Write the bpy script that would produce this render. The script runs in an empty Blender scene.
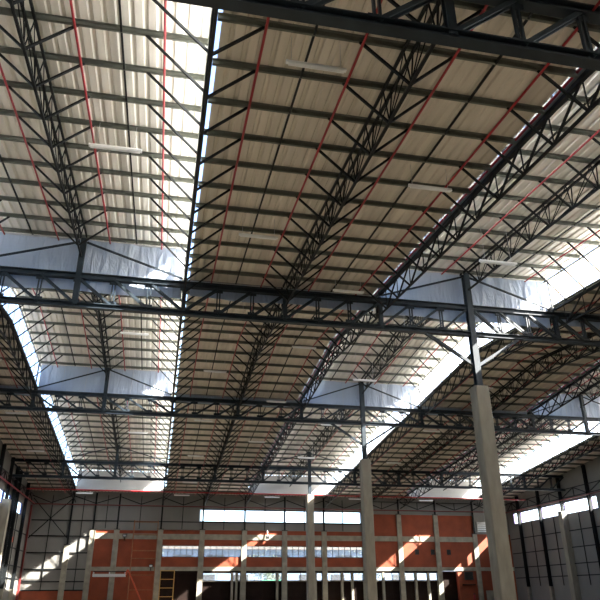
import bpy, math, random
from mathutils import Vector, Matrix
random.seed(7)
S = bpy.context.scene
COL = S.collection
H = 1.7                                   # eye height above the hall floor; z below is measured from the eye
# ------------------------------------------------------------------ hall grid
EDGE0, DX = 0.28, 3.907
def gx(k): return EDGE0 + DX * k          # truss lines
WALL_L, WALL_R = gx(-3), gx(9)
G = [7.35, 22.73, 38.16, 53.59]           # girder lines
FAR, NEAR = 64.5, -8.1
RIDGE, ZR, S1, S2, MON = 30.3, 11.70, 0.080, 0.091, 1.40
SP = 1.2825
def zl(y, off=0.0): return ZR + off - (S1 * (RIDGE - y) if y < RIDGE else S2 * (y - RIDGE))
MON_END = 62.4

# ------------------------------------------------------------------ materials
def mat(name, col, rough=0.6, metal=0.0, noise=0.0, scale=3.0, stretch=(1, 1, 1), bump=0.0, spec=0.5, col2=None, contrast=(0.35, 0.65)):
    m = bpy.data.materials.new(name); m.use_nodes = True
    nt = m.node_tree; b = nt.nodes['Principled BSDF']
    b.inputs['Base Color'].default_value = (*col, 1); b.inputs['Roughness'].default_value = rough
    b.inputs['Metallic'].default_value = metal
    b.inputs['Specular IOR Level'].default_value = spec
    if noise or bump or col2:
        tc = nt.nodes.new('ShaderNodeTexCoord'); mp = nt.nodes.new('ShaderNodeMapping')
        mp.inputs['Scale'].default_value = stretch
        nz = nt.nodes.new('ShaderNodeTexNoise'); nz.inputs['Scale'].default_value = scale; nz.inputs['Detail'].default_value = 5
        nt.links.new(tc.outputs['Object'], mp.inputs['Vector']); nt.links.new(mp.outputs['Vector'], nz.inputs['Vector'])
        rp = nt.nodes.new('ShaderNodeValToRGB')
        c2 = col2 or tuple(c * (1 - noise) for c in col)
        rp.color_ramp.elements[0].position = contrast[0]; rp.color_ramp.elements[0].color = (*c2, 1)
        rp.color_ramp.elements[1].position = contrast[1]; rp.color_ramp.elements[1].color = (*col, 1)
        nt.links.new(nz.outputs['Fac'], rp.inputs['Fac']); nt.links.new(rp.outputs['Color'], b.inputs['Base Color'])
        if bump:
            bp = nt.nodes.new('ShaderNodeBump'); bp.inputs['Strength'].default_value = bump; bp.inputs['Distance'].default_value = 0.05
            nt.links.new(nz.outputs['Fac'], bp.inputs['Height']); nt.links.new(bp.outputs['Normal'], b.inputs['Normal'])
    return m
M = {}
M['steel'] = mat('dark_painted_steel', (0.008, 0.010, 0.011), 0.55, noise=0.3, scale=2, spec=0.22)
M['girder'] = mat('blue_grey_painted_steel', (0.020, 0.031, 0.041), 0.5, noise=0.35, scale=2, spec=0.3)
M['purlin'] = mat('galvanised_purlin_steel', (0.13, 0.14, 0.115), 0.5, noise=0.25, scale=2)
M['red'] = mat('red_pipe_paint', (0.30, 0.010, 0.015), 0.4)
M['redd'] = mat('dark_red_oxide_paint', (0.13, 0.013, 0.013), 0.5)
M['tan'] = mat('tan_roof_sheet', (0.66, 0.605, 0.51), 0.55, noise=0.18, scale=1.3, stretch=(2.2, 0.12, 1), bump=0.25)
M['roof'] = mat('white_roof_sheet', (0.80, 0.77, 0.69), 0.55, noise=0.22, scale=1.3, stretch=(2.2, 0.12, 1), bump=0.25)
M['coat'] = mat('white_roof_coating', (0.66, 0.66, 0.64), 0.5)  # added on unseen roof tops to reflect sun up to raised ceilings
M['white'] = mat('white_enamel', (0.85, 0.86, 0.86), 0.35)
M['conc'] = mat('board_marked_concrete', (0.31, 0.285, 0.225), 0.85, scale=1.6, stretch=(2, 2, 0.6), bump=0.15, col2=(0.21, 0.19, 0.15), contrast=(0.3, 0.7))
M['concl'] = mat('pale_precast_concrete', (0.29, 0.27, 0.215), 0.85, noise=0.3, scale=2)
M['floor'] = mat('tan_concrete_floor', (0.25, 0.215, 0.16), 0.6, noise=0.2, scale=0.4)
M['clad'] = mat('grey_wall_cladding', (0.18, 0.175, 0.16), 0.6, noise=0.15, scale=0.5)
M['orange'] = mat('terracotta_painted_wall', (0.25, 0.048, 0.015), 0.8, noise=0.25, scale=0.9)
M['dark'] = mat('dark_brown_door', (0.014, 0.007, 0.005), 0.8, noise=0.3, scale=1.5, spec=0.15)  # brown-black; on the openings and the recess it stands for their shade
M['blue'] = mat('blue_window_frame', (0.03, 0.05, 0.22), 0.5)
M['purple'] = mat('violet_window_frame', (0.06, 0.03, 0.16), 0.5)
M['black'] = mat('black_metal', (0.012, 0.012, 0.012), 0.5)
M['liftor'] = mat('orange_machine_paint', (0.45, 0.06, 0.015), 0.4)
M['silver'] = mat('silver_metal', (0.55, 0.56, 0.58), 0.3, metal=0.6)
M['rust'] = mat('rusty_scaffold_tube', (0.28, 0.10, 0.03), 0.6, noise=0.4, scale=6)
M['yellow'] = mat('ochre_scaffold_paint', (0.42, 0.24, 0.06), 0.6)
M['rubber'] = mat('black_rubber', (0.02, 0.02, 0.02), 0.8)
M['asphalt'] = mat('pale_yard_paving', (0.42, 0.41, 0.39), 0.9, noise=0.3, scale=0.3)
M['leaf'] = mat('tree_leaves', (0.03, 0.045, 0.022), 0.7, noise=0.5, scale=2)
M['bark'] = mat('tree_bark', (0.10, 0.07, 0.05), 0.9)
M['yardwall'] = mat('pale_blue_yard_wall', (0.075, 0.105, 0.155), 0.8, noise=0.2, scale=0.6)
M['eave'] = mat('brown_eave', (0.05, 0.04, 0.03), 0.8)
M['gable'] = mat('pale_gable_sheet', (0.42, 0.42, 0.41), 0.6)
M['green'] = mat('green_tarpaulin', (0.06, 0.34, 0.20), 0.6)

def pane_mat(name, trans, tint=(1, 1, 1)):
    m = bpy.data.materials.new(name); m.use_nodes = True; nt = m.node_tree
    nt.nodes.remove(nt.nodes['Principled BSDF']); out = nt.nodes['Material Output']
    a = nt.nodes.new('ShaderNodeBsdfTransparent'); a.inputs['Color'].default_value = (*tint, 1)
    b = nt.nodes.new('ShaderNodeBsdfTranslucent'); b.inputs['Color'].default_value = (0.92, 0.94, 0.96, 1)
    mx = nt.nodes.new('ShaderNodeMixShader'); mx.inputs['Fac'].default_value = trans
    nt.links.new(a.outputs[0], mx.inputs[1]); nt.links.new(b.outputs[0], mx.inputs[2]); nt.links.new(mx.outputs[0], out.inputs['Surface'])
    return m
M['poly'] = pane_mat('clear_polycarbonate', 0.085, (0.97, 0.98, 1.0))
M['glass'] = pane_mat('window_glass', 0.04, (0.94, 0.97, 1.0))

def vinyl():
    m = bpy.data.materials.new('white_vinyl_sheet'); m.use_nodes = True; nt = m.node_tree
    b = nt.nodes['Principled BSDF']; out = nt.nodes['Material Output']
    b.inputs['Base Color'].default_value = (0.45, 0.50, 0.57, 1); b.inputs['Roughness'].default_value = 0.45  # white vinyl with the blue of the sky light put into its colour
    tc = nt.nodes.new('ShaderNodeTexCoord'); mp = nt.nodes.new('ShaderNodeMapping'); mp.inputs['Scale'].default_value = (2.4, 1, 0.55); mp.inputs['Rotation'].default_value = (0, 0.12, 0)
    nz = nt.nodes.new('ShaderNodeTexNoise'); nz.inputs['Scale'].default_value = 1.6; nz.inputs['Detail'].default_value = 4; nz.inputs['Distortion'].default_value = 0.6
    bp = nt.nodes.new('ShaderNodeBump'); bp.inputs['Strength'].default_value = 0.9; bp.inputs['Distance'].default_value = 0.22
    nt.links.new(tc.outputs['Object'], mp.inputs['Vector']); nt.links.new(mp.outputs['Vector'], nz.inputs['Vector']); nt.links.new(nz.outputs['Fac'], bp.inputs['Height']); nt.links.new(bp.outputs['Normal'], b.inputs['Normal'])
    t = nt.nodes.new('ShaderNodeBsdfTranslucent'); t.inputs['Color'].default_value = (0.48, 0.61, 0.80, 1)
    mx = nt.nodes.new('ShaderNodeMixShader'); mx.inputs['Fac'].default_value = 0.36
    nt.links.new(b.outputs[0], mx.inputs[1]); nt.links.new(t.outputs[0], mx.inputs[2]); nt.links.new(mx.outputs[0], out.inputs['Surface'])
    return m
M['vinyl'] = vinyl()

# ------------------------------------------------------------------ mesh builder (coordinates: z from the eye)
class MB:
    def __init__(s): s.v = []; s.f = []
    def add(s, vs, fs):
        n = len(s.v); s.v += [tuple(v) for v in vs]; s.f += [tuple(i + n for i in f) for f in fs]; return s
    def box(s, x0, x1, y0, y1, z0, z1):
        return s.add([(x0, y0, z0), (x1, y0, z0), (x1, y1, z0), (x0, y1, z0), (x0, y0, z1), (x1, y0, z1), (x1, y1, z1), (x0, y1, z1)],
                     [(3, 2, 1, 0), (4, 5, 6, 7), (0, 1, 5, 4), (1, 2, 6, 5), (2, 3, 7, 6), (3, 0, 4, 7)])
    def bar(s, p, q, w, h=None):                       # solid bar of section w (sideways) x h
        h = h or w; p = Vector(p); q = Vector(q); d = (q - p).normalized()
        up = Vector((0, 0, 1)) if abs(d.z) < 0.95 else Vector((0, 1, 0))
        a = d.cross(up).normalized(); b = a.cross(d).normalized()
        a *= w / 2; b *= h / 2
        return s.add([p - a - b, p + a - b, p + a + b, p - a + b, q - a - b, q + a - b, q + a + b, q - a + b],
                     [(0, 1, 2, 3), (7, 6, 5, 4), (1, 0, 4, 5), (2, 1, 5, 6), (3, 2, 6, 7), (0, 3, 7, 4)])
    def ibar(s, p, q, w, h, t=0.03):                   # I-section: two flanges and a web
        p = Vector(p); q = Vector(q); d = (q - p).normalized()
        up = Vector((0, 0, 1)) if abs(d.z) < 0.95 else Vector((0, 1, 0))
        a = d.cross(up).normalized(); b = a.cross(d).normalized()
        for sg in (-1, 1):
            o = b * (h / 2 - t / 2) * sg; s.bar(p + o, q + o, w, t)
        return s.bar(p, q, t, h - 2 * t)
    def tube(s, p, q, r, n=6):
        p = Vector(p); q = Vector(q); d = (q - p).normalized()
        up = Vector((0, 0, 1)) if abs(d.z) < 0.95 else Vector((0, 1, 0))
        a = d.cross(up).normalized(); b = a.cross(d).normalized(); vs = []
        for c in (p, q):
            for i in range(n):
                t = 2 * math.pi * i / n; vs.append(c + a * r * math.cos(t) + b * r * math.sin(t))
        return s.add(vs, [tuple(reversed(range(n))), tuple(range(n, 2 * n))] + [(i, (i + 1) % n, n + (i + 1) % n, n + i) for i in range(n)])
    def path(s, pts, fn, *a):
        for p, q in zip(pts, pts[1:]): getattr(s, fn)(p, q, *a)
        return s
    def mesh(s, name, m, o=(0, 0, 0)):
        me = bpy.data.meshes.new(name)
        me.from_pydata([(v[0] - o[0], v[1] - o[1], v[2] - o[2]) for v in s.v], [], s.f)
        me.materials.append(m); me.update(); return me
def new(name, me, parent=None, loc=(0, 0, 0)):
    o = bpy.data.objects.new(name, me); COL.objects.link(o); o.location = loc
    if parent: o.parent = parent
    return o
def tag(o, label, cat, group=None):
    o['label'] = label; o['category'] = cat; o['kind'] = 'thing'
    if group: o['group'] = group
    return o
def thing(name, loc, label, cat, group=None):          # Empty at a thing's base; loc in eye-relative z
    return tag(new(name, None, None, (loc[0], loc[1], loc[2] + H)), label, cat, group)
def part(name, mb, m, root, o):                        # mb in hall coordinates, o = hall position of root
    return new(name, mb.mesh(name, m, o), root)
def solo(name, mb, m, label, cat, group=None, o=(0, 0, 0)):
    return tag(new(name, mb.mesh(name, m, o), None, (o[0], o[1], o[2] + H)), label, cat, group)
def struct(name, mb, m, parent=None):
    o = new(name, mb.mesh(name, m), parent, (0, 0, 0) if parent else (0, 0, H))
    if name == 'ceiling':                              # unseen top faces, whitened to bounce sun into the raised roofs
        o.data.materials.append(M['coat'])
        for p in o.data.polygons:
            if p.normal.z > 0: p.material_index = 1
    if not parent: o['kind'] = 'structure'
    return o
ORD = ['first', 'second', 'third', 'fourth', 'fifth', 'sixth', 'seventh', 'eighth', 'ninth', 'tenth', 'eleventh', 'twelfth', 'thirteenth', 'fourteenth']
GN = ['nearest girder', 'second girder', 'third girder', 'farthest girder']
# strips of roof from the blue-framed window wall across: (k0, k1, raised?, wording)
STRIPS = [(-3, -2, 0, 'low roof beside the blue-framed windows'), (-2, 0, 1, 'raised roof that has no columns'),
          (0, 2, 0, 'wide low roof before the column row'), (2, 4, 1, 'raised roof above the column row'),
          (4, 6, 0, 'low roof just past the column row'), (6, 8, 1, 'raised roof farthest past the columns'),
          (8, 9, 0, 'low roof against the grey girt wall')]
SHORT = ['window-wall low roof', 'columnless raised roof', 'wide low roof', 'column-row raised roof', 'low roof past columns', 'farthest raised roof', 'girt-wall low roof']
START = [14.0, 5.0, 5.0, 8.0, 14.0, 23.0, 36.0]        # the roof framing is built from here on; nearer lies above and behind the viewer

# ------------------------------------------------------------------ roof sheets
SHEET = 0.128
def sheet(x0, x1, off, y0, y1):
    mb = MB(); n = max(1, round((x1 - x0) / 0.30)); p = (x1 - x0) / n; xs = []
    for i in range(n):
        a = x0 + i * p
        xs += [(a, 0), (a + 0.56 * p, 0), (a + 0.68 * p, 0.045), (a + 0.88 * p, 0.045)]
    xs.append((x1, 0))
    ys = [y0] + ([RIDGE] if y0 < RIDGE < y1 else []) + [y1]
    for t in (0.0, 0.03):
        for y in ys: mb.v += [(x, y, zl(y, off) + SHEET + dz + t) for x, dz in xs]
    N = len(xs); L = len(ys)
    for j in range(L - 1):
        for i in range(N - 1):
            a = j * N + i; mb.f.append((a, a + N, a + N + 1, a + 1))
            b = a + L * N; mb.f.append((b, b + 1, b + N + 1, b + N))
    return mb
GAP = 0.16
n_ceil = 0
for si, (k0, k1, mon, _) in enumerate(STRIPS):
    x0, x1 = gx(k0), gx(k1)
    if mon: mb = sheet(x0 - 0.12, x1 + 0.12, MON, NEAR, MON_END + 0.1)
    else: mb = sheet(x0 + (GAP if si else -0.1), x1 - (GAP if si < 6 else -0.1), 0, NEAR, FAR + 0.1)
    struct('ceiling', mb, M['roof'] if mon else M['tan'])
    if mon:                                            # the low roof closes the last stretch behind the raised roof's end
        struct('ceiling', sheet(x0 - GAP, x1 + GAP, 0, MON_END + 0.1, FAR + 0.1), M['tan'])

# ------------------------------------------------------------------ purlins
def purlin_mesh(L):
    mb = MB(); t = 0.012; w = 0.055
    mb.box(0, L, -t / 2, t / 2, 0, 0.12); mb.box(0, L, -t / 2, w, 0, t); mb.box(0, L, -w, t / 2, 0.12 - t, 0.12)
    mb.box(0, L, w - t, w, t, 0.03)
    return mb.mesh('purlin', M['purlin'])
PM = {}
def phase(mon): return 0.15 if mon else 0.50
def nodes(bay, mon):                                   # purlin positions of a bay (0..3 after each girder)
    y = G[bay] + phase(mon); e = G[bay + 1] if bay < 3 else (MON_END - 0.2 if mon else FAR - 0.3); out = []
    while y < e - 0.15: out.append(y); y += SP
    return out
for si, (k0, k1, mon, txt) in enumerate(STRIPS):
    x0, x1 = gx(k0), gx(k1); L = round(x1 - x0 - (0.04 if mon else 0.14), 3)
    PM.setdefault(L, purlin_mesh(L))
    rows = [(b, i, y) for b in range(4) for i, y in enumerate(nodes(b, mon))]
    if START[si] < G[0]:
        ys = [G[0] + phase(mon) - SP * j for j in (1, 2)]
        rows += [(-1, j, y) for j, y in enumerate(ys)]
    for b, i, y in rows:
        if b >= 0 and y < START[si]: continue
        where = f'{ORD[i]} one beyond the {GN[b]}' if b >= 0 else f'{ORD[i]} one before the nearest girder'
        tag(new('purlin', PM[L], None, (x0 + (0.02 if mon else 0.07), y, zl(y, MON if mon else 0) + H)), f'grey steel purlin under the {SHORT[si]}, {where}', 'purlin', f'purlins of the {SHORT[si]}')

# ------------------------------------------------------------------ longitudinal lattice trusses
DEP = 0.90
def chord(mb, x, ya, yb, off, fn, *a):
    pts = [(x, y, zl(y, off)) for y in [ya] + ([RIDGE] if ya < RIDGE < yb else []) + [yb]]
    return mb.path(pts, fn, *a)
def truss_parts(root, bay, kind):
    ya, yb = G[bay] + 0.12, (G[bay + 1] - 0.12 if bay < 3 else FAR - 0.2)
    mon = kind == 'raised'
    off = MON if mon else 0.0
    if mon and bay == 3: yb = MON_END - 0.1
    ys = [y for y in nodes(bay, mon) if ya + 0.05 < y < yb]
    o = (0, G[bay], 0)
    P = lambda n, mb: part(n, mb, M['steel'], root, o)
    top = -0.06
    xs = (-0.10, 0.10) if kind in ('low', 'raised') else (0.0,)
    cw = 0.055 if len(xs) == 2 else 0.11
    for x in xs: P('top_chord', chord(MB(), x, ya, yb, off + top, 'bar', cw, 0.07 if len(xs) == 2 else 0.11))
    P('bottom_chord', chord(MB(), 0, ya, yb, off - DEP, 'bar', 0.06))
    zt = lambda y: zl(y, off + top); zb = lambda y: zl(y, off - DEP)
    for i, y in enumerate(ys):
        mb = MB()
        for x in xs: mb.bar((x, y, zt(y)), (0, y, zb(y)), 0.027)
        P('web_strut', mb)
        prev = ys[i - 1] if i else ya + 0.02
        mb = MB()
        for x in xs: mb.bar((0, y, zb(y)), (x * 0.9, prev, zt(prev)), 0.022 if len(xs) == 2 else 0.05)
        P('web_diagonal', mb)
        if kind in ('low', 'raised'):
            for sg in (-1, 1): P('purlin_brace', MB().bar((0, y + 0.03, zb(y)), (sg * 1.0, y + 0.03, zl(y, off) + 0.02), 0.052, 0.052))
        else:
            sg = 1 if kind == 'edge_a' else -1         # the low roof is on this side
            P('purlin_brace', MB().bar((0, y + 0.03, zb(y)), (sg * 1.0, y + 0.03, zl(y) + 0.02), 0.052, 0.052))
    if kind in ('edge_a', 'edge_b'):
        sg = -1 if kind == 'edge_a' else 1
        for y in nodes(bay, 1):
            if ya + 0.05 < y < yb - 0.05:
                P('purlin_brace', MB().bar((0, y + 0.03, zl(y) - 0.02), (sg * 1.42, y + 0.03, zl(y, MON) + 0.02), 0.052, 0.052))
def dup(root, loc, label, group):
    r = root.copy(); COL.objects.link(r); r.location = loc; r['label'] = label; r['group'] = group
    for ch in list(root.children):
        c = ch.copy(); COL.objects.link(c); c.parent = r
    return r
LINES = {-2: 'edge_b', -1: 'raised', 0: 'edge_a', 1: 'low', 2: 'edge_b', 3: 'raised', 4: 'edge_a', 5: 'low', 6: 'edge_b', 7: 'raised', 8: 'edge_a'}
LINETXT = {-2: 'at window-wall edge of columnless raised roof', -1: 'mid columnless raised roof', 0: 'between columnless raised and wide low roofs',
           1: 'mid wide low roof', 2: 'between wide low and column-row raised roofs', 3: 'over the column row', 4: 'at far glazed edge of column-row roof',
           5: 'mid low roof past columns', 6: 'at near edge of farthest raised roof', 7: 'mid farthest raised roof', 8: 'at girt-wall edge of farthest raised roof'}
LSTART = {-2: 0, -1: 0, 0: 0, 1: 0, 2: 0, 3: 0, 4: 0, 5: 1, 6: 1, 7: 1, 8: 2}
SPAN = ['nearest to second girder', 'second to third girder', 'third to farthest girder', 'farthest girder to end wall']
for bay in range(4):
    made = {}
    for k, kind in LINES.items():
        if bay < LSTART[k]: continue
        lab = f'dark lattice truss {LINETXT[k]}, {SPAN[bay]}'
        grp = f'lattice trusses, {SPAN[bay]}'
        if kind not in made:
            made[kind] = thing('lattice_truss', (gx(k), G[bay], 0), lab, 'truss', grp); truss_parts(made[kind], bay, kind)
        else: dup(made[kind], (gx(k), G[bay], H), lab, grp)

# ------------------------------------------------------------------ girders (deep trusses across the hall)
ZB, ZT = [8.48, 9.62, 9.60, 8.28], [9.66, 10.80, 10.58, 9.45]
PAN = DX / 3
def girder(gi, k0, k1, col_side):
    Y = G[gi]; zb, zt = ZB[gi], ZT[gi]; x0, x1 = gx(k0), gx(k1)
    cl = 0.13 if gi else 0.01
    if col_side > 0: x1 -= cl; x0 += 0.01
    else: x0 += cl; x1 -= 0.01
    o = (x0, Y, zb)
    side = 'from the blue-window wall to the column row' if k0 < 0 else 'from the column row to the girt wall'
    r = thing('girder_truss', o, f'deep blue-grey steel {GN[gi]}, {side}', 'girder', 'roof girders')
    P = lambda n, mb: part(n, mb, M['girder'], r, o)
    P('top_chord', MB().ibar((x0, Y, zt), (x1, Y, zt), 0.22, 0.22)); P('bottom_chord', MB().ibar((x0, Y, zb), (x1, Y, zb), 0.22, 0.20))
    n = round((gx(k1) - gx(k0)) / PAN); mid = n // 2
    for i in range(1, n):
        x = gx(k0) + i * PAN; mb = MB()
        heavy = (i % 3 == 0)
        if heavy: mb.ibar((x, Y, zb), (x, Y, zt), 0.16, 0.16)
        else:
            for d in (-0.05, 0.05): mb.bar((x + d, Y, zb), (x + d, Y, zt), 0.045, 0.07)
        mb.box(x - 0.16, x + 0.16, Y - 0.015, Y + 0.015, zb + 0.08, zb + 0.24); mb.box(x - 0.16, x + 0.16, Y - 0.015, Y + 0.015, zt - 0.24, zt - 0.08)
        P('web_strut', mb)
    for i in range(n):
        a, b = gx(k0) + i * PAN, gx(k0) + (i + 1) * PAN
        a = max(a, x0); b = min(b, x1)
        mb = MB()
        for d in (-0.06, 0.06):
            if i < mid: mb.bar((a, Y + d, zt - 0.06), (b, Y + d, zb + 0.06), 0.035, 0.09)
            else: mb.bar((a, Y + d, zb + 0.06), (b, Y + d, zt - 0.06), 0.035, 0.09)
        P('web_diagonal', mb)
    for k in range(k0, k1 + 1):                        # posts and stays that carry the raised roofs
        rz = zl(Y, MON)
        if k in (-1, 7): P('roof_post', MB().ibar((gx(k), Y, zb), (gx(k), Y, rz - 0.12), 0.2, 0.2))
        if k in (-2, 0, 2, 4, 6, 8):
            x = gx(k) + (-0.13 if k == 4 and col_side > 0 else 0)
            if gx(k0) < x < gx(k1): P('roof_post', MB().bar((x, Y, zt), (x, Y, rz), 0.08, 0.08))
    for k in (-1, 3, 7):
        for sg in (-1, 1):
            xm = gx(k) + sg * 0.13; xe = gx(k) + sg * (DX - 0.1)
            if k0 * 1.0 <= k + sg * 0.5 <= k1: P('stay', MB().bar((xm, Y, zl(Y, MON) - 0.25), (xe, Y, zt + 0.25), 0.065, 0.065))
for gi in range(4):
    girder(gi, -3, 3, 1); girder(gi, 3, 9, -1)

# ------------------------------------------------------------------ columns of the middle row
CT = 7.37
for ci, gi in enumerate((1, 2, 3)):
    Y = G[gi]; X = gx(3); o = (X, Y, -H)
    r = thing('concrete_column', o, ['tall concrete column with steel post, closest and widest of the row', 'concrete column second in the row, knee braces at its steel post', 'slim-looking concrete column farthest in the row, sunlit at its top'][ci], 'column', 'columns of the middle row')
    w = 0.29; c = 0.04; mb = MB()
    prof = [(-w + c, -w), (w - c, -w), (w, -w + c), (w, w - c), (w - c, w), (-w + c, w), (-w, w - c), (-w, -w + c)]
    zs = (-H, CT); vs = [(X + px, Y + py, z) for z in zs for px, py in prof]
    mb.add(vs, [tuple(reversed(range(8))), tuple(range(8, 16))] + [(i, (i + 1) % 8, 8 + (i + 1) % 8, 8 + i) for i in range(8)])
    part('concrete_shaft', mb, M['conc'], r, o)
    part('cap_plate', MB().box(X - 0.22, X + 0.22, Y - 0.22, Y + 0.22, CT, CT + 0.04), M['girder'], r, o)
    part('steel_post', MB().ibar((X, Y, CT + 0.04), (X, Y, zl(Y, MON) - 0.1), 0.25, 0.25, 0.035), M['girder'], r, o)
    if gi < 3:
        for sg in (-1, 1):
            kb = MB(); kb.bar((X + sg * 0.1, Y, CT + 0.92), (X + sg * 2.05, Y, ZB[gi] - 0.08), 0.12, 0.12)
            part('knee_brace', kb, M['girder'], r, o)

# ------------------------------------------------------------------ sprinkler pipes and sag rods
def run(x, off, y0, y1, fn, *a):
    pts = [(x, y, zl(y, off)) for y in [y0] + ([RIDGE] if y0 < RIDGE < y1 else []) + [y1]]
    return MB().path(pts, fn, *a)
for si, (k0, k1, mon, txt) in enumerate(STRIPS):
    off = MON if mon else 0; y0 = START[si]; y1 = (MON_END if mon else FAR) - 0.4
    e0, e1 = gx(k0), gx(k1)
    if k1 - k0 == 2:
        m = (e0 + e1) / 2; pipes = [e0 + 1.0, m - 0.97, m + 0.95, e1 - 1.0]; rods = [e0 + 1.97, e1 - 1.97]
    elif si == 0: pipes = [e0 + 1.0, e1 - 1.0]; rods = [e0 + 1.95]
    else: pipes = [e0 + 1.0]; rods = [e0 + 1.95]
    for i, x in enumerate(pipes):
        mb = run(x, off - 0.115, y0, y1, 'tube', 0.03, 8)
        solo('sprinkler_pipe', mb, M['red'], f'thin red pipe below the {SHORT[si]}, {ORD[i]} from window-wall side', 'pipe', f'red pipes of the {SHORT[si]}', (x, y0, zl(y0, off)))
    for i, x in enumerate(rods):
        mb = run(x, off + 0.02, y0, y1, 'bar', 0.045)
        solo('sag_rod', mb, M['steel'], f'thin black rod under the {SHORT[si]}, {ORD[i]} from window-wall side', 'rod', f'sag rods of the {SHORT[si]}', (x, y0, zl(y0, off)))
for k, txt in ((2, 'column-row raised roof'), (6, 'farthest raised roof')):
    x = gx(k) - 0.085; y0 = 7.5 if k == 2 else 23
    solo('sprinkler_pipe', run(x, 0.10, y0, MON_END, 'tube', 0.035, 8), M['red'], f'bright red pipe along the open low edge of the {txt}', 'pipe', 'red pipes at glazed edges', (x, y0, zl(y0)))
solo('sprinkler_main', MB().tube((WALL_L + 0.3, 60.0, 8.22), (WALL_R - 0.3, 60.0, 8.22), 0.06, 8), M['red'], 'long red sprinkler main crossing the hall high before the end wall', 'pipe', None, (0, 60, 8.22))
solo('fire_main', MB().tube((WALL_L + 0.2, FAR - 0.32, 7.50), (WALL_R - 0.2, FAR - 0.32, 7.50), 0.05, 8), M['redd'], 'dark red pipe along the end wall just above the window strip', 'pipe', None, (0, FAR, 7.5))
solo('fire_main', MB().tube((WALL_L + 0.42, 22, 7.52), (WALL_L + 0.42, FAR - 0.5, 7.52), 0.05, 8), M['red'], 'red pipe along the blue-framed window wall above its windows', 'pipe', None, (WALL_L, 40, 7.52))
solo('fire_main', MB().tube((WALL_R - 0.42, 22, 7.42), (WALL_R - 0.42, FAR - 0.5, 7.42), 0.05, 8), M['redd'], 'dark red pipe along the grey girt wall above its bright window', 'pipe', None, (WALL_R, 40, 7.42))
solo('riser_pipe', MB().bar((WALL_L + 0.16, FAR - 0.2, -H), (WALL_L + 0.16, FAR - 0.2, 7.4), 0.14, 0.14), M['redd'], 'red upright in the corner beside the blue-framed window wall', 'pipe', None, (WALL_L + 0.16, FAR - 0.2, -H))

# ------------------------------------------------------------------ glazed sides of the raised roofs
wn = 0
for k in (-2, 0, 2, 4, 6, 8):
    inward = 1 if LINES[k] == 'edge_b' else -1
    x = gx(k)
    bounds = [NEAR] + G + [MON_END]
    for b in range(5):
        ya, yb = bounds[b] + 0.07, bounds[b + 1] - 0.07
        wn += 1
        fr = MB(); chord(fr, x, ya, yb, 0.10, 'bar', 0.08, 0.06); chord(fr, x, ya, yb, MON - 0.03, 'bar', 0.08, 0.06)
        w = struct(f'window_{wn}', fr, M['purlin'])
        pn = MB(); ys = [ya] + ([RIDGE] if ya < RIDGE < yb else []) + [yb]
        for a, c in zip(ys, ys[1:]):
            pn.add([(x + s * 0.005, y, zl(y) + dz) for s in (-1, 1) for y, dz in ((a, 0.13), (c, 0.13), (c, MON - 0.06), (a, MON - 0.06))],
                   [(0, 1, 2, 3), (7, 6, 5, 4)])
        struct('pane', pn, M['poly'], w)
        mons = [y for bb in (range(4)) for y in nodes(bb, 1) if ya + 0.1 < y < yb - 0.1]
        for y in mons: struct('mullion', MB().box(x - 0.03, x + 0.03, y - 0.025, y + 0.025, zl(y) + 0.1, zl(y, MON)), M['silver'], w)
for k0 in (-2, 2, 6):                                  # end walls of the raised roofs
    x0, x1 = gx(k0), gx(k0 + 2); y = MON_END
    for yy, nm in ((MON_END, 'far'), (NEAR + 0.05, 'near')):
        struct('wall_' + nm + '_gable', MB().box(x0 + 0.09, x1 - 0.09, yy, yy + 0.06, zl(yy) - (0.25 if nm == 'far' else 0), zl(yy, MON) + 0.1), M['gable'])

# ------------------------------------------------------------------ vinyl curtains hanging at the girders
def curtain(x0, x1, Y, zt, zb, label, amp):
    nx = max(20, int((x1 - x0) / 0.07)); nz = max(4, int((zt - zb) / 0.12)); mb = MB()
    ph = [random.uniform(0, 6.28) for _ in range(6)]; fr = [random.uniform(1.2, 2.0), random.uniform(3, 4.5), random.uniform(6, 8)]
    zz = lambda x, u: zb + 0.04 * math.sin(x * 1.7 + ph[3]) * (1 - u) + u * (zt - zb)
    for side in (0, 1):
        for j in range(nz + 1):
            u = j / nz
            for i in range(nx + 1):
                x = x0 + (x1 - x0) * i / nx
                lean = 0.12 * math.sin(ph[5] + 0.5 * x) * (1 - u)
                d = amp * (0.5 * math.sin(fr[0] * (x + lean) + ph[0]) + 0.35 * math.sin(fr[1] * (x + lean * 2) + ph[1]) * u + 0.25 * math.sin(fr[2] * (x - lean) + ph[2]) * u * u)
                mb.v.append((x, Y + d + side * 0.012, zz(x, u)))
    N = nx + 1; O = N * (nz + 1)
    for j in range(nz):
        for i in range(nx):
            a = j * N + i; mb.f.append((a, a + 1, a + N + 1, a + N)); mb.f.append((O + a + 1, O + a, O + a + N, O + a + N + 1))
    o = ((x0 + x1) / 2, Y, zb)
    r = thing('draft_curtain', o, label, 'curtain', 'vinyl curtains behind the girders')
    c = part('vinyl_sheet', mb, M['vinyl'], r, o)
    for p in c.data.polygons: p.use_smooth = True
    rail = MB().bar((x0, Y + 0.02, zt + 0.01), (x1, Y + 0.02, zt + 0.01), 0.05)
    part('top_rail', rail, M['silver'], r, o)
    if zt - zb > 1 and Y > 30:
        x = x0 + DX / 3
        while x < x1 - 0.3:
            part('seam', MB().bar((x, Y - amp * 0.9 - 0.01, zb + 0.05), (x + 0.05, Y - 0.02, zt), 0.016), M['silver'], r, o)
            x += DX / 3
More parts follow.
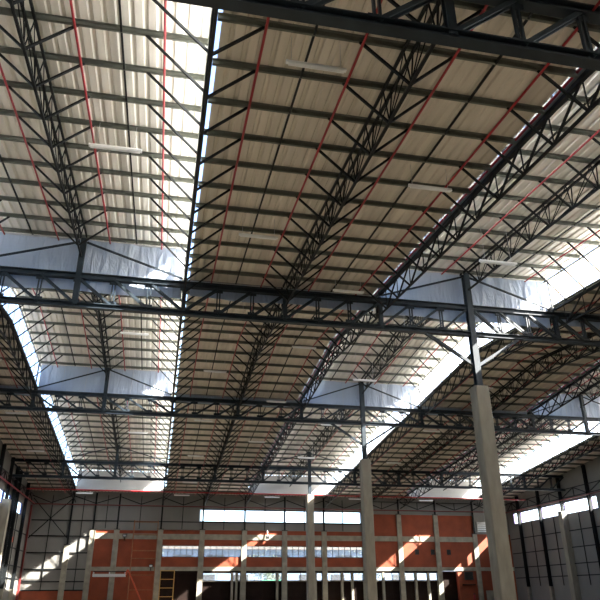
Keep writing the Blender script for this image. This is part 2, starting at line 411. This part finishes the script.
for gi in (1, 2):
    Y = G[gi] + 0.24
    for si, (k0, k1, mon, _) in enumerate(STRIPS):
        x0, x1 = gx(k0) + 0.1, gx(k1) - 0.1
        if mon: curtain(x0, x1, Y, zl(Y, MON) - 0.06, (10.30, 10.74)[gi - 1], f'tall pale bluish vinyl curtain behind the {GN[gi]} under the {SHORT[si]}', 0.085)
        else: curtain(x0 + 0.1, x1 - 0.1, Y, zl(Y) - 0.02, (10.42, 10.46)[gi - 1], f'short grey vinyl curtain behind the {GN[gi]} under the {SHORT[si]}', 0.03)

# ------------------------------------------------------------------ fluorescent fittings hung on wires
proto = None
def fixture(x, y, z, zroof, label, group, L=1.42, w=0.065):
    global proto
    o = (x, y, z); r = thing('fluorescent_fixture', o, label, 'light fitting', group)
    mb = MB().add([(x - L / 2 + dx, y + dy, z + dz) for dx in (0, L) for dy, dz in ((-w, 0.0), (w, 0.0), (w * 0.6, 0.07), (-w * 0.6, 0.07))], [(0, 1, 2, 3), (7, 6, 5, 4), (0, 4, 5, 1), (1, 5, 6, 2), (2, 6, 7, 3), (3, 7, 4, 0)])
    part('reflector', mb, M['white'], r, o)
    for d in (-0.04, 0.04): part('tube', MB().tube((x - L / 2 + 0.05, y + d * w / 0.065, z - 0.022), (x + L / 2 - 0.05, y + d * w / 0.065, z - 0.022), 0.016, 8), M['white'], r, o)
    for d in (-0.5, 0.5): part('hanger_wire', MB().tube((x + d, y, z + 0.09), (x + d, y, zroof), 0.006, 5), M['silver'], r, o)
def between(y):
    j = sum(1 for g in G if g < y)
    return j
cnt = {}
def place(si, x, y, drop):
    mon = STRIPS[si][2]; off = MON if mon else 0
    key = (si, round(x, 1)); cnt[key] = cnt.get(key, 0) + 1
    side = {1: '', 3: '', 5: '', 2: ' nearer raised roof', 4: '', 0: '', 6: ''}[si]
    if si == 2: side = ', row beside columnless roof' if x < 4 else ', row beside column-row roof'
    fixture(x, y, zl(y, off) - drop, zl(y, off) + 0.1, f'white fluorescent fitting below the {SHORT[si]}{side}, {ORD[cnt[key] - 1]} outward', f'fluorescent fittings of the {SHORT[si]}', 1.42 if mon else 1.22, 0.065 if mon else 0.035)
for y in (15.18, 24.1, 32.1, 40.2, 48.4, 57.0): place(1, gx(-1) + 1.66, y, 0.72)
for y in (9.4, 17.3, 25.3, 33.3, 41.3, 49.3, 57.3): place(2, 2.34, y, 0.60)
for y in (13.35, 21.3, 29.3, 37.3, 45.3): place(2, 6.36, y, 0.60)
for y in (18.4, 26.4, 34.4, 42.4, 50.4): place(3, gx(3) - 0.95, y, 1.55)
for y in (25.4, 33.4, 41.4, 49.4, 57.4): place(4, gx(5) - 1.9, y, 0.60)
for y in (33.4, 41.4, 49.4): place(0, gx(-2) + 2.0 - DX * 0.25, y, 0.60) if False else place(0, -9.0, y, 0.60)
def place_end(x, label): fixture(x, 61.6, 8.15, zl(61.6), label, 'fittings before the end wall')
place_end(-6.6, 'white fluorescent fitting before the end wall, above the sunlit grey cladding')
place_end(1.9, 'white fluorescent fitting before the end wall, beside the start of the window strip')
place_end(10.2, 'white fluorescent fitting before the end wall, close to the farthest column')
place_end(18.3, 'white fluorescent fitting before the end wall, behind the second column')
place_end(25.4, 'white fluorescent fitting before the end wall, above the tall terracotta panels')

# ------------------------------------------------------------------ end wall
FW = FAR
cl = MB()
TOPZ = 9.0
def wtop(z): return z
P5, P4 = -5.75, -3.64
cl.box(WALL_L, P5, FW, FW + 0.12, 0.32, 8.75)
cl.box(P5, 3.8, FW, FW + 0.12, 5.36, 8.75)
cl.box(3.8, 19.6, FW, FW + 0.12, 7.30, 8.75); cl.box(3.8, 19.6, FW, FW + 0.12, 5.45, 6.20)
cl.box(19.6, 19.87, FW, FW + 0.12, 5.45, 8.75)
cl.box(19.87, 31.5, FW, FW + 0.12, 7.13, 8.75); cl.box(31.5, WALL_R, FW, FW + 0.12, 5.36, 8.75)
struct('wall_far', cl, M['clad'])
og = MB()
og.box(WALL_L, P5, FW, FW + 0.12, -H, 0.32); og.box(P5, 0.28, FW, FW + 0.12, -H, 5.36)
og.box(0.28, 19.87, FW, FW + 0.12, 4.09, 5.45); og.box(0.28, 19.87, FW, FW + 0.12, 1.92, 3.08)
og.box(19.87, 27.4, FW, FW + 0.12, 1.92, 7.13); og.box(27.4, 31.5, FW, FW + 0.12, 1.92, 7.13); og.box(27.4, 27.65, FW, FW + 0.5, -H, 1.92); og.box(29.3, 31.5, FW, FW + 0.5, -H, 1.92); og.box(31.5, WALL_R, FW, FW + 0.12, -H, 5.36)
for x in (4.1, 8.06, 11.92, 15.8): og.box(x - 0.24, x + 0.24, FW, FW + 0.12, 3.08, 4.09)
og.box(19.63, 19.87, FW, FW + 0.12, 3.08, 4.09); og.box(0.28, 0.52, FW, FW + 0.12, 3.08, 4.09)
struct('wall_far_masonry', og, M['orange'])
struct('trim_1', MB().box(P5, 31.3, FW - 0.07, FW, 4.60, 5.08), M['concl'])
struct('trim_2', MB().box(P5, WALL_R, FW - 0.08, FW, 1.92, 2.26), M['concl'])
# dark sheets under the lower windows, coloured as the unlit room behind the openings
lowx = [0.28, 4.1, 8.06, 11.92, 15.8, 19.87, 23.5, 27.4]
for x in lowx: struct('trim_10', MB().box(x - 0.24, x + 0.24, FW, FW + 0.34, -H, 1.92), M['concl'])
for i, (a, b) in enumerate(zip(lowx, lowx[1:])):
    top = 1.92 if i == 0 else 1.02
    d = struct(f'door_{i + 1}', MB().box(a, b, FW + 0.25, FW + 0.32, -H, top), M['dark'])
    for j in range(1, 4):
        xx = a + (b - a) * j / 4
        struct('door_stile', MB().box(xx - 0.03, xx + 0.03, FW + 0.22, FW + 0.25, -H, top), M['dark'], d)
    if i: struct(f'trim_{i + 2}', MB().box(a, b, FW + 0.02, FW + 0.32, 1.02, 1.07), M['concl'])
struct('trim_9', MB().box(0.28, 27.4, FW - 0.02, FW + 0.32, 1.76, 1.92), M['dark'])
# pilasters
pil = [(-7.8, 4.06, 'under the sunbeam on grey cladding'), (-5.75, 5.36, 'at the edge of grey cladding and terracotta wall'), (-3.64, 5.40, 'behind the silver lift platform'),
       (0.28, 5.45, 'behind the rusty scaffold'), (4.1, 5.45, 'under the start of the window strip'), (8.06, 5.45, 'crossed by the sunbeam on terracotta'),
       (11.92, 5.45, 'behind the farthest column'), (15.8, 5.45, 'between farthest and second columns'), (19.87, 7.13, 'tall one just past the second column'),
       (23.5, 7.13, 'tall one right by the dark square vents') , (27.4, 7.13, 'tall one beyond the vents'), (31.5, 5.36, 'behind the closest column')]
pil[9] = (23.5, 7.13, 'tall, crossed by sunbeam beside square vents'); pil[10] = (27.4, 7.13, 'tall, between second and third square vents')
for x, z, t in pil:
    w = 0.24
    o = (x, FW - 0.25, -H)
    r = thing('concrete_pilaster', o, f'pale concrete pilaster on the end wall, {t}', 'pilaster', 'end wall pilasters')
    part('shaft', MB().box(x - w, x + w, FW - 0.14, FW - 0.002, -H, z), M['concl'], r, o)
    part('cap', MB().box(x - w - 0.03, x + w + 0.03, FW - 0.17, FW - 0.005, z, z + 0.06), M['black'], r, o)
    part('steel_post', MB().ibar((x, FW - 0.085, z + 0.06), (x, FW - 0.085, zl(FW) - 0.02), 0.14, 0.14, 0.02), M['steel'], r, o)
# small posts between the lower windows
for i, x in enumerate((7.05, 7.45, 11.25, 14.9, 17.5, 18.5, 21.6, 24.9, 26.2)):
    solo('window_post', MB().box(x - 0.1, x + 0.1, FW - 0.06, FW + 0.3, -H, 1.78), M['concl'], f'short concrete post between the lowest windows, {ORD[i]} from the boom lift', 'post', 'posts between the lowest windows', (x, FW, -H))
# windows of the end wall
wid = 40
def wall_window(x0, x1, z0, z1, nm, frame, mull, fw=0.05, y=FW + 0.06):
    global wid; wid += 1
    f = MB(); f.box(x0, x1, y - 0.05, y + 0.05, z0, z0 + fw); f.box(x0, x1, y - 0.05, y + 0.05, z1 - fw, z1)
    f.box(x0, x0 + fw, y - 0.05, y + 0.05, z0, z1); f.box(x1 - fw, x1, y - 0.05, y + 0.05, z0, z1)
    w = struct(f'window_{wid}', f, frame)
    struct('pane', MB().box(x0 + fw, x1 - fw, y - 0.006, y + 0.006, z0 + fw, z1 - fw), M['glass'], w)
    for i in range(1, nm):
        x = x0 + (x1 - x0) * i / nm
        struct('mullion', MB().box(x - mull, x + mull, y - 0.04, y + 0.04, z0, z1), frame, w)
    return w
sx = [3.8, 4.1, 8.06, 11.92, 15.8, 19.6]
for a, b in zip(sx, sx[1:]): wall_window(a + 0.02, b - 0.02, 6.20, 7.30, 2 if b - a > 1 else 1, M['purple'], 0.025)
for a, b in zip(lowx[:5], lowx[1:6]): wall_window(a + 0.24, b - 0.24, 3.08, 4.09, 6, M['black'], 0.022)
gaps = [(4.34, 6.95), (7.55, 7.82), (8.30, 11.15), (11.35, 11.68), (12.16, 14.8), (15.0, 15.56), (16.04, 17.4), (17.6, 18.4), (18.6, 19.63), (20.11, 21.5), (21.7, 23.26), (23.74, 24.8), (25.0, 26.1), (26.3, 27.16)]
for a, b in gaps: wall_window(a, b, 1.07, 1.76, 2 if b - a > 1.5 else 1, M['black'], 0.02, 0.04)
# cladding rails of the end wall
for i, z in enumerate((6.14, 4.80, 3.40, 2.05, 1.05, 0.36)):
    solo('cladding_rail', MB().bar((WALL_L + 0.3, FW - 0.06, z), (P5 - 0.25 if z < 5.2 else P4, FW - 0.06, z), 0.08, 0.09), M['steel'], f'dark horizontal rail on the sunlit grey cladding, {ORD[i]} from top', 'rail', 'rails on the grey cladding', (WALL_L, FW, z))
solo('cladding_rail', MB().bar((P4 + 0.1, FW - 0.06, 6.14), (19.6, FW - 0.06, 6.14), 0.07, 0.07), M['steel'], 'long dark rail along the lower edge of the end wall window strip', 'rail', None, (0, FW, 6.14))
mids = [(-9.55, 0.4, 8.3), (-6.8, 0.4, 8.3)] + [((a + b) / 2, 5.5, 8.4) for a, b in zip([-5.75, -3.64, 0.28] + sx[1:], [-3.64, 0.28, 4.1] + sx[2:] )]
for i, (x, z0, z1) in enumerate(mids):
    solo('cladding_stud', MB().bar((x, FW - 0.05, z0), (x, FW - 0.05, z1), 0.06, 0.06), M['steel'], f'thin dark upright on the end wall cladding, {ORD[i]} from the blue-window corner', 'stud', 'uprights on the end wall cladding', (x, FW, z0))
# diagonal cross bracing in the corner panel
for i, (za, zb) in enumerate(((4.6, 8.0), (8.0, 4.6))):
    solo('cross_brace', MB().bar((WALL_L + 0.25, FW - 0.13 - 0.06 * i, za), (-7.85, FW - 0.13 - 0.06 * i, zb), 0.07, 0.07), M['steel'], ['dark diagonal brace rising toward the columns in the corner panel', 'dark diagonal brace falling toward the columns in the corner panel'][i], 'brace', 'cross braces of the corner panel', (WALL_L, FW, za))
# shallow V bracing between post heads of the end wall
heads = [WALL_L, -7.8, -3.64, 0.28, 4.1, 8.06, 11.92, 15.8, 19.87, 23.5, 27.4, 31.5, WALL_R]
VT = ['in the corner by the blue-framed windows', 'above the sunlit grey cladding', 'above the boom lift', 'above the scaffold', 'above the start of the window strip', 'above the sunbeam on terracotta',
      'beside the farthest column', 'past the farthest column', 'behind the second column', 'above the tall terracotta sunbeam panel', 'above the tall terracotta vent panel', 'above the grey louvre']
for i, (a, b) in enumerate(zip(heads, heads[1:])):
    mb = MB(); m = (a + b) / 2; y = FW - 0.34
    mb.bar((a + 0.1, y, 8.25), (m, y, 7.62), 0.07); mb.bar((m, y, 7.62), (b - 0.1, y, 8.25), 0.07)
    if i >= 8: mb.bar((a + 0.1, y, 8.28), (b - 0.1, y, 8.28), 0.06); mb.bar((m, y, 7.62), (m, y, 8.28), 0.05); 
    solo('head_bracing', mb, M['steel'], f'shallow dark V brace on the end wall, {VT[i]}', 'brace', 'V braces on the end wall', (m, y, 7.62))
# vents, louvre, floodlight, door and small things of the end wall
for i, x in enumerate((25.2, 26.85, 28.55)):
    o = (x, FW - 0.05, 3.4); r = thing('wall_vent', o, ['dark square vent on terracotta, beside the sunbeam', 'dark square vent on terracotta, middle of the three', 'dark square vent on terracotta, farthest from the sunbeam pilaster'][i], 'vent', 'square wall vents')
    part('opening', MB().box(x - 0.2, x + 0.2, FW - 0.05, FW - 0.002, 3.4, 3.88), M['black'], r, o)
    for j in range(4): part('slat', MB().bar((x - 0.19, FW - 0.06, 3.48 + j * 0.1), (x + 0.19, FW - 0.06, 3.48 + j * 0.1), 0.02), M['steel'], r, o)
o = (33.0, FW - 0.05, 5.5); r = thing('wall_louvre', o, 'pale grey louvre high on the end wall beside the closest column', 'louvre')
part('frame', MB().box(31.85, 34.0, FW - 0.06, FW - 0.004, 5.5, 6.6), M['clad'], r, o)
for j in range(5): part('slat', MB().bar((31.9, FW - 0.08, 5.65 + j * 0.2), (33.95, FW - 0.08, 5.65 + j * 0.2), 0.04, 0.05), M['silver'], r, o)
o = (10.25, FW - 0.35, 4.8); r = thing('flood_light', o, 'small dark floodlight on a white bracket in the terracotta sunbeam', 'floodlight')
part('bracket', MB().bar((10.25, FW - 0.06, 5.5), (10.25, FW - 0.32, 4.95), 0.06), M['white'], r, o)
part('lamp_head', MB().box(10.05, 10.35, FW - 0.5, FW - 0.25, 4.70, 4.95), M['black'], r, o)
o = (30.35, FW - 0.04, 1.2); r = thing('wall_cabinet', o, 'dark glazed wall box on terracotta below the last sunbeam', 'cabinet')
part('frame', MB().box(29.95, 30.85, FW - 0.15, FW - 0.004, 1.1, 1.85), M['black'], r, o); part('front', MB().box(30.02, 30.78, FW - 0.17, FW - 0.15, 1.17, 1.78), M['steel'], r, o)
solo('wall_shelf', MB().box(29.7, 30.9, FW - 0.35, FW - 0.004, 0.62, 0.72), M['dark'], 'dark shelf on terracotta under the glazed wall box', 'shelf', None, (30.3, FW, 0.62))
o = (30.75, FW - 0.2, -0.7); r = thing('fire_extinguisher', o, 'small red fire extinguisher on the terracotta wall below the shelf', 'fire extinguisher')
part('cylinder', MB().tube((30.75, FW - 0.12, -0.65), (30.75, FW - 0.12, -0.2), 0.09, 12), M['red'], r, o); part('valve', MB().box(30.70, 30.80, FW - 0.16, FW - 0.08, -0.2, -0.1), M['black'], r, o)
o = (33.0, FW - 0.05, -H); d = struct('door_8', MB().box(32.1, 33.6, FW - 0.05, FW - 0.004, -H, 0.15), M['concl'])
struct('door_handle', MB().box(33.35, 33.42, FW - 0.09, FW - 0.05, -0.75, -0.6), M['silver'], d)
solo('service_panel', MB().box(27.66, 29.29, FW + 0.42, FW + 0.48, -H, 1.91), M['dark'], 'tall dark brown panel low on the terracotta beside the last sunbeam', 'panel', None, (28.4, FW, -H))  # dark back sheet carrying the shade of the open recess

# ------------------------------------------------------------------ side walls
def side_wall(sign):
    X = WALL_L if sign < 0 else WALL_R
    x0, x1 = (X - 0.12, X) if sign < 0 else (X, X + 0.12)
    wz0, wz1 = (6.15, 7.12) if sign < 0 else (6.23, 7.30)
    wy0, wy1 = (24.0, 60.9) if sign < 0 else (49.4, 63.3)
    mb = MB()
    def pane_wall(ya, yb, z0, zfun):
        mb.add([(x, y, z) for x in (x0, x1) for y, z in ((ya, z0), (yb, z0), (yb, zfun(yb)), (ya, zfun(ya)))], [(0, 1, 2, 3), (7, 6, 5, 4), (0, 4, 5, 1), (1, 5, 6, 2), (2, 6, 7, 3), (3, 7, 4, 0)])
    top = lambda y: zl(y) + 0.25
    for a, b in ((NEAR, RIDGE), (RIDGE, FAR + 0.12)):
        lo, hi = max(a, wy0), min(b, wy1)
        if lo < hi:
            pane_wall(a, lo, -H, top) if a < lo else None
            pane_wall(hi, b, -H, top) if hi < b else None
            pane_wall(lo, hi, -H, lambda y: wz0); pane_wall(lo, hi, wz1, top)
        else: pane_wall(a, b, -H, top)
    struct('wall_left' if sign < 0 else 'wall_right', mb, M['clad'])
    posts = [y for y in (26.6, 30.45, 34.3, 42.0, 45.9, 50.0, 55.9, 57.35, 61.2)] if sign < 0 else [42.5, 46.3, 50.2, 58.0, 61.9]
    pils = [38.16, 53.3] if sign < 0 else [38.6, 54.2]
    xin = X - sign * 0.165
    # windows between posts
    cuts = sorted([wy0, wy1] + [y for y in posts + pils if wy0 + 0.5 < y < wy1 - 0.5])
    global wid
    xm = (x0 + x1) / 2; frm = M['blue'] if sign < 0 else M['purple']
    for a, b in zip(cuts, cuts[1:]):
        wid += 1; f = MB(); t = 0.07 if sign > 0 else 0.2
        f.box(xm - 0.05, xm + 0.05, a, b, wz0, wz0 + 0.06); f.box(xm - 0.05, xm + 0.05, a, b, wz1 - 0.06, wz1); f.box(xm - 0.05, xm + 0.05, a, a + t, wz0, wz1); f.box(xm - 0.05, xm + 0.05, b - t, b, wz0, wz1)
        w = struct(f'window_{wid}', f, frm); struct('pane', MB().box(xm - 0.006, xm + 0.006, a + t, b - t, wz0 + 0.06, wz1 - 0.06), M['glass'], w)
        struct('mullion', MB().box(xm - 0.03, xm + 0.03, (a + b) / 2 - 0.03, (a + b) / 2 + 0.03, wz0, wz1), frm, w)
    nm = 'blue-framed window wall' if sign < 0 else 'grey girt wall'
    for i, y in enumerate(reversed(posts)):
        o = (xin, y, -H); r = thing('wall_post', o, f'tall dark steel post on the {nm}, {ORD[i]} from the end wall', 'post', f'steel posts of the {nm}')
        part('base', MB().box(xin - 0.14, xin + 0.14, y - 0.16, y + 0.16, -H, 0.45), M['concl'], r, o)
        part('shaft', MB().ibar((xin, y, 0.45), (xin, y, zl(y) - 0.02), 0.24, 0.24, 0.03), M['steel'], r, o)
    for i, y in enumerate(reversed(pils)):
        o = (xin, y, -H); r = thing('concrete_pilaster', o, f'concrete pilaster on the {nm}, {ORD[i]} from the end wall', 'pilaster', f'pilasters of the {nm}')
        xa, xb = sorted((X - sign * 0.003, X - sign * 0.55))
        part('shaft', MB().box(xa, xb, y - 0.3, y + 0.3, -H, 6.5), M['conc'], r, o)
        part('steel_post', MB().ibar((xin - sign * 0.06, y, 6.5), (xin - sign * 0.06, y, zl(y) - 0.02), 0.22, 0.22, 0.03), M['steel'], r, o)
    for i, z in enumerate((4.85, 3.50, 2.20, 1.25)):
        solo('cladding_rail', MB().bar((X - sign * 0.05, 24, z), (X - sign * 0.05, FAR - 0.3, z), 0.08, 0.08), M['steel'], f'dark horizontal rail along the {nm}, {ORD[i]} below its windows', 'rail', f'rails of the {nm}', (X, 24, z))
    ymid = [(a + b) / 2 for a, b in zip(sorted(posts + pils), sorted(posts + pils)[1:])]
    for i, y in enumerate(reversed(ymid)):
        solo('cladding_stud', MB().bar((X - sign * 0.05, y, 0.5), (X - sign * 0.05, y, wz0), 0.05, 0.05), M['steel'], f'thin dark upright under windows of the {nm}, {ORD[i]} from end wall', 'stud', f'uprights of the {nm}', (X, y, 0.5))
    ys = sorted(posts + pils) + [FAR - 0.3]
    for i, (a, b) in enumerate(reversed(list(zip(ys, ys[1:])))):
        m = (a + b) / 2; xb = xin; mb = MB(); zt = zl(FAR) - 0.28
        mb.bar((xb, a + 0.15, 7.62), (xb, m, zt), 0.06); mb.bar((xb, m, zt), (xb, b - 0.15, 7.62), 0.06); mb.bar((xb, a + 0.15, zt), (xb, b - 0.15, zt), 0.07); mb.bar((xb, m, zt), (xb, m, 7.62), 0.05); mb.bar((xb, a + 0.15, 7.60), (xb, b - 0.15, 7.60), 0.07)
        solo('head_bracing', mb, M['steel'], f'dark zigzag brace panel above windows of the {nm}, {ORD[i]} from end wall', 'brace', f'zigzag braces of the {nm}', (xb, m, 7.6))
side_wall(-1); side_wall(1)
nw = MB(); nw.box(WALL_L, WALL_R, NEAR - 0.12, NEAR, -H, 8.75)
struct('wall_near', nw, M['clad'])
o = (WALL_L + 0.1, 58.9, 4.0)
solo('warning_sign', MB().box(WALL_L + 0.004, WALL_L + 0.03, 58.5, 59.3, 3.9, 4.3), M['liftor'], 'small orange sign on the blue-framed window wall between dark posts', 'sign', None, (WALL_L, 58.9, 3.9))

# ------------------------------------------------------------------ boom lift and scaffold before the end wall
o = (-0.9, 62.0, -H); r = thing('boom_lift', o, 'orange boom lift raising a silver work platform before the terracotta wall', 'boom lift')
part('boom', MB().bar((-0.9, 62.0, -0.55), (-2.25, 62.0, 1.95), 0.09, 0.11), M['liftor'], r, o)
part('jib', MB().bar((-2.25, 62.0, 1.95), (-2.45, 62.0, 1.45), 0.14), M['liftor'], r, o)
ch = part('chassis', MB().box(-1.7, 0.4, 61.4, 62.6, -H + 0.3, -H + 0.75).box(-1.3, -0.3, 61.6, 62.4, -H + 0.75, -0.5), M['liftor'], r, o)
for dx in (-1.4, 0.1):
    for dy in (61.3, 62.7): part('wheel', MB().tube((dx, dy - 0.12, -H + 0.36), (dx, dy + 0.12, -H + 0.36), 0.36, 16), M['rubber'], r, o)
pf = MB().box(-5.1, -2.4, 61.6, 62.4, 1.38, 1.60)
for x in (-5.05, -3.75, -2.45):
    for y in (61.63, 62.37): pf.bar((x, y, 1.5), (x, y, 1.78), 0.04)
pl = part('work_platform', pf, M['silver'], r, o)
part('guard_rail', MB().bar((-5.08, 61.63, 1.78), (-2.42, 61.63, 1.78), 0.05).bar((-5.08, 62.37, 1.78), (-2.42, 62.37, 1.78), 0.05), M['steel'], r, o)
o = (-1.0, 63.3, -H); r = thing('scaffold_tower', o, 'thin rusty scaffold tower standing before the terracotta wall', 'scaffold')
for x in (-2.1, 0.0):
    for y in (62.85, 63.7): part('pole', MB().tube((x, y, -H), (x, y, 6.1), 0.03, 8), M['rust'], r, o)
for z in (6.0, 4.9, 3.55, 2.9, 1.55, 0.35):
    for y in (62.85, 63.7): part('ledger', MB().tube((-2.1, y, z), (0.0, y, z), 0.024, 6), M['rust'], r, o)
for z in (4.9, 2.9, 1.55): part('transom', MB().tube((-2.1, 62.85, z), (-2.1, 63.7, z), 0.024, 6).tube((0, 62.85, z), (0, 63.7, z), 0.024, 6), M['rust'], r, o)
o = (1.0, 63.3, -H); r = thing('scaffold_ladder', o, 'low ochre scaffold frame with rungs before the dark doorway', 'scaffold')
for x in (0.55, 1.75):
    for y in (62.9, 63.6): part('pole', MB().tube((x, y, -H), (x, y, 1.95), 0.03, 8), M['yellow'], r, o)
for z in (1.9, 1.2, 0.5, -0.2):
    for y in (62.9, 63.6): part('rung', MB().tube((0.55, y, z), (1.75, y, z), 0.026, 6), M['yellow'], r, o)
for i, (x, t) in enumerate(((-0.35, 'on a tripod by the scaffold'), (-2.9, 'fixed high beside the scaffold'))):
    z = (2.2, 4.75)[i]; o = (x, 64.2, z); r = thing('work_lamp', o, f'small dark work lamp {t}', 'lamp')
    part('housing', MB().box(x - 0.16, x + 0.16, 64.05, 64.3, z, z + 0.26), M['black'], r, o); part('lens', MB().box(x - 0.12, x + 0.12, 64.02, 64.05, z + 0.04, z + 0.2), M['silver'], r, o)
    part('bracket', MB().bar((x, 64.2, z), (x, 64.42, z - 0.25), 0.05), M['steel'], r, o)

# ------------------------------------------------------------------ floor, ground, yard seen through the windows
struct('floor', MB().box(WALL_L - 0.1, WALL_R + 0.1, NEAR, FAR + 0.3, -H - 0.2, -H), M['floor'])
struct('ground', MB().box(-220, 240, -200, 260, -H - 0.5, -H - 0.22), M['asphalt'])
o = (14, 84, -H - 0.2); r = thing('yard_building', o, 'pale blue-grey building outside beyond the end wall windows', 'building')
part('wall', MB().box(-4, 38, 84, 92, -H - 0.2, 4.9), M['yardwall'], r, o); part('roof', MB().box(-4.4, 38.4, 83.3, 92.4, 4.9, 5.5), M['eave'], r, o)
for i in range(9): part('window', MB().box(-2 + i * 4, 0.2 + i * 4, 83.95, 84.05, 3.3, 4.3), M['black'], r, o); part('window', MB().box(-2.6 + i * 4, -0.9 + i * 4, 83.95, 84.05, 0.4, 2.1), M['black'], r, o)
for i, (x, y, s) in enumerate(((-1, 76, 1.0), (12.5, 78.5, 0.95), (24.5, 77, 1.25))):
    o = (x, y, -H - 0.2); r = thing('yard_tree', o, f'leafy tree outside beyond the end wall windows, {ORD[i]} from the boom lift', 'tree', 'trees in the yard')
    part('trunk', MB().tube((x, y, -H - 0.2), (x, y, 1.6 * s), 0.14, 8), M['bark'], r, o)
    mb = MB()
    for j in range(900):
        a, b, c = random.gauss(0, 0.85), random.gauss(0, 0.85), random.gauss(0, 0.75)
        p = Vector((x + a * s, y + b * s, 2.5 * s + c * s)); u = Vector((random.gauss(0, 1), random.gauss(0, 1), random.gauss(0, 1))).normalized() * 0.14; v = u.orthogonal().normalized() * 0.07
        mb.add([p - u, p + v, p + u, p - v], [(0, 1, 2, 3)])
    part('crown', mb, M['leaf'], r, o)
solo('tarpaulin_pile', MB().box(10.2, 13.4, 70.5, 72, -H - 0.2, 0.9).box(10.8, 12.9, 70.7, 71.8, 0.9, 1.25), M['green'], 'green covered heap outside behind the lowest windows', 'heap', None, (12, 71, -H - 0.2))

# ------------------------------------------------------------------ daylight
W = bpy.data.worlds.new('sky'); S.world = W; W.use_nodes = True
nt = W.node_tree; bg = nt.nodes['Background']
sk = nt.nodes.new('ShaderNodeTexSky'); sk.sky_type = 'NISHITA'; sk.sun_disc = False
sk.sun_elevation = math.radians(35.2); sk.sun_rotation = math.radians(116.6); sk.air_density = 1.0; sk.dust_density = 2.5; sk.ozone_density = 1.5
nt.links.new(sk.outputs['Color'], bg.inputs['Color']); bg.inputs['Strength'].default_value = 1.0
sl = bpy.data.lights.new('sun', 'SUN'); sl.energy = 72; sl.angle = math.radians(0.6); sl.color = (1, 0.93, 0.82)
so = bpy.data.objects.new('sun', sl); COL.objects.link(so)
so.rotation_euler = Vector((-1, 0.5, -0.79)).to_track_quat('-Z', 'Y').to_euler(); so.location = (40, -20, 40)

# ------------------------------------------------------------------ camera
f, pi_, ya, ro = 645.9026, math.radians(24.426), math.radians(11.891), math.radians(-0.372)
cy, sy, cp, sp = math.cos(ya), math.sin(ya), math.cos(pi_), math.sin(pi_)
fw = Vector((sy * cp, cy * cp, sp)); rt = Vector((cy, -sy, 0)); up = rt.cross(fw)
r2 = math.cos(ro) * rt + math.sin(ro) * up; u2 = -math.sin(ro) * rt + math.cos(ro) * up
cd = bpy.data.cameras.new('camera'); cd.sensor_width = 36; cd.lens = 36 * f / 600; cd.clip_end = 600
co = bpy.data.objects.new('camera', cd); COL.objects.link(co)
co.matrix_world = Matrix(((r2.x, u2.x, -fw.x, 0), (r2.y, u2.y, -fw.y, 0), (r2.z, u2.z, -fw.z, H), (0, 0, 0, 1)))
S.camera = co
S.view_settings.view_transform = 'Standard'; S.view_settings.look = 'None'; S.view_settings.gamma = 1
S.view_settings.use_curve_mapping = False
S.view_settings.exposure = 0.15
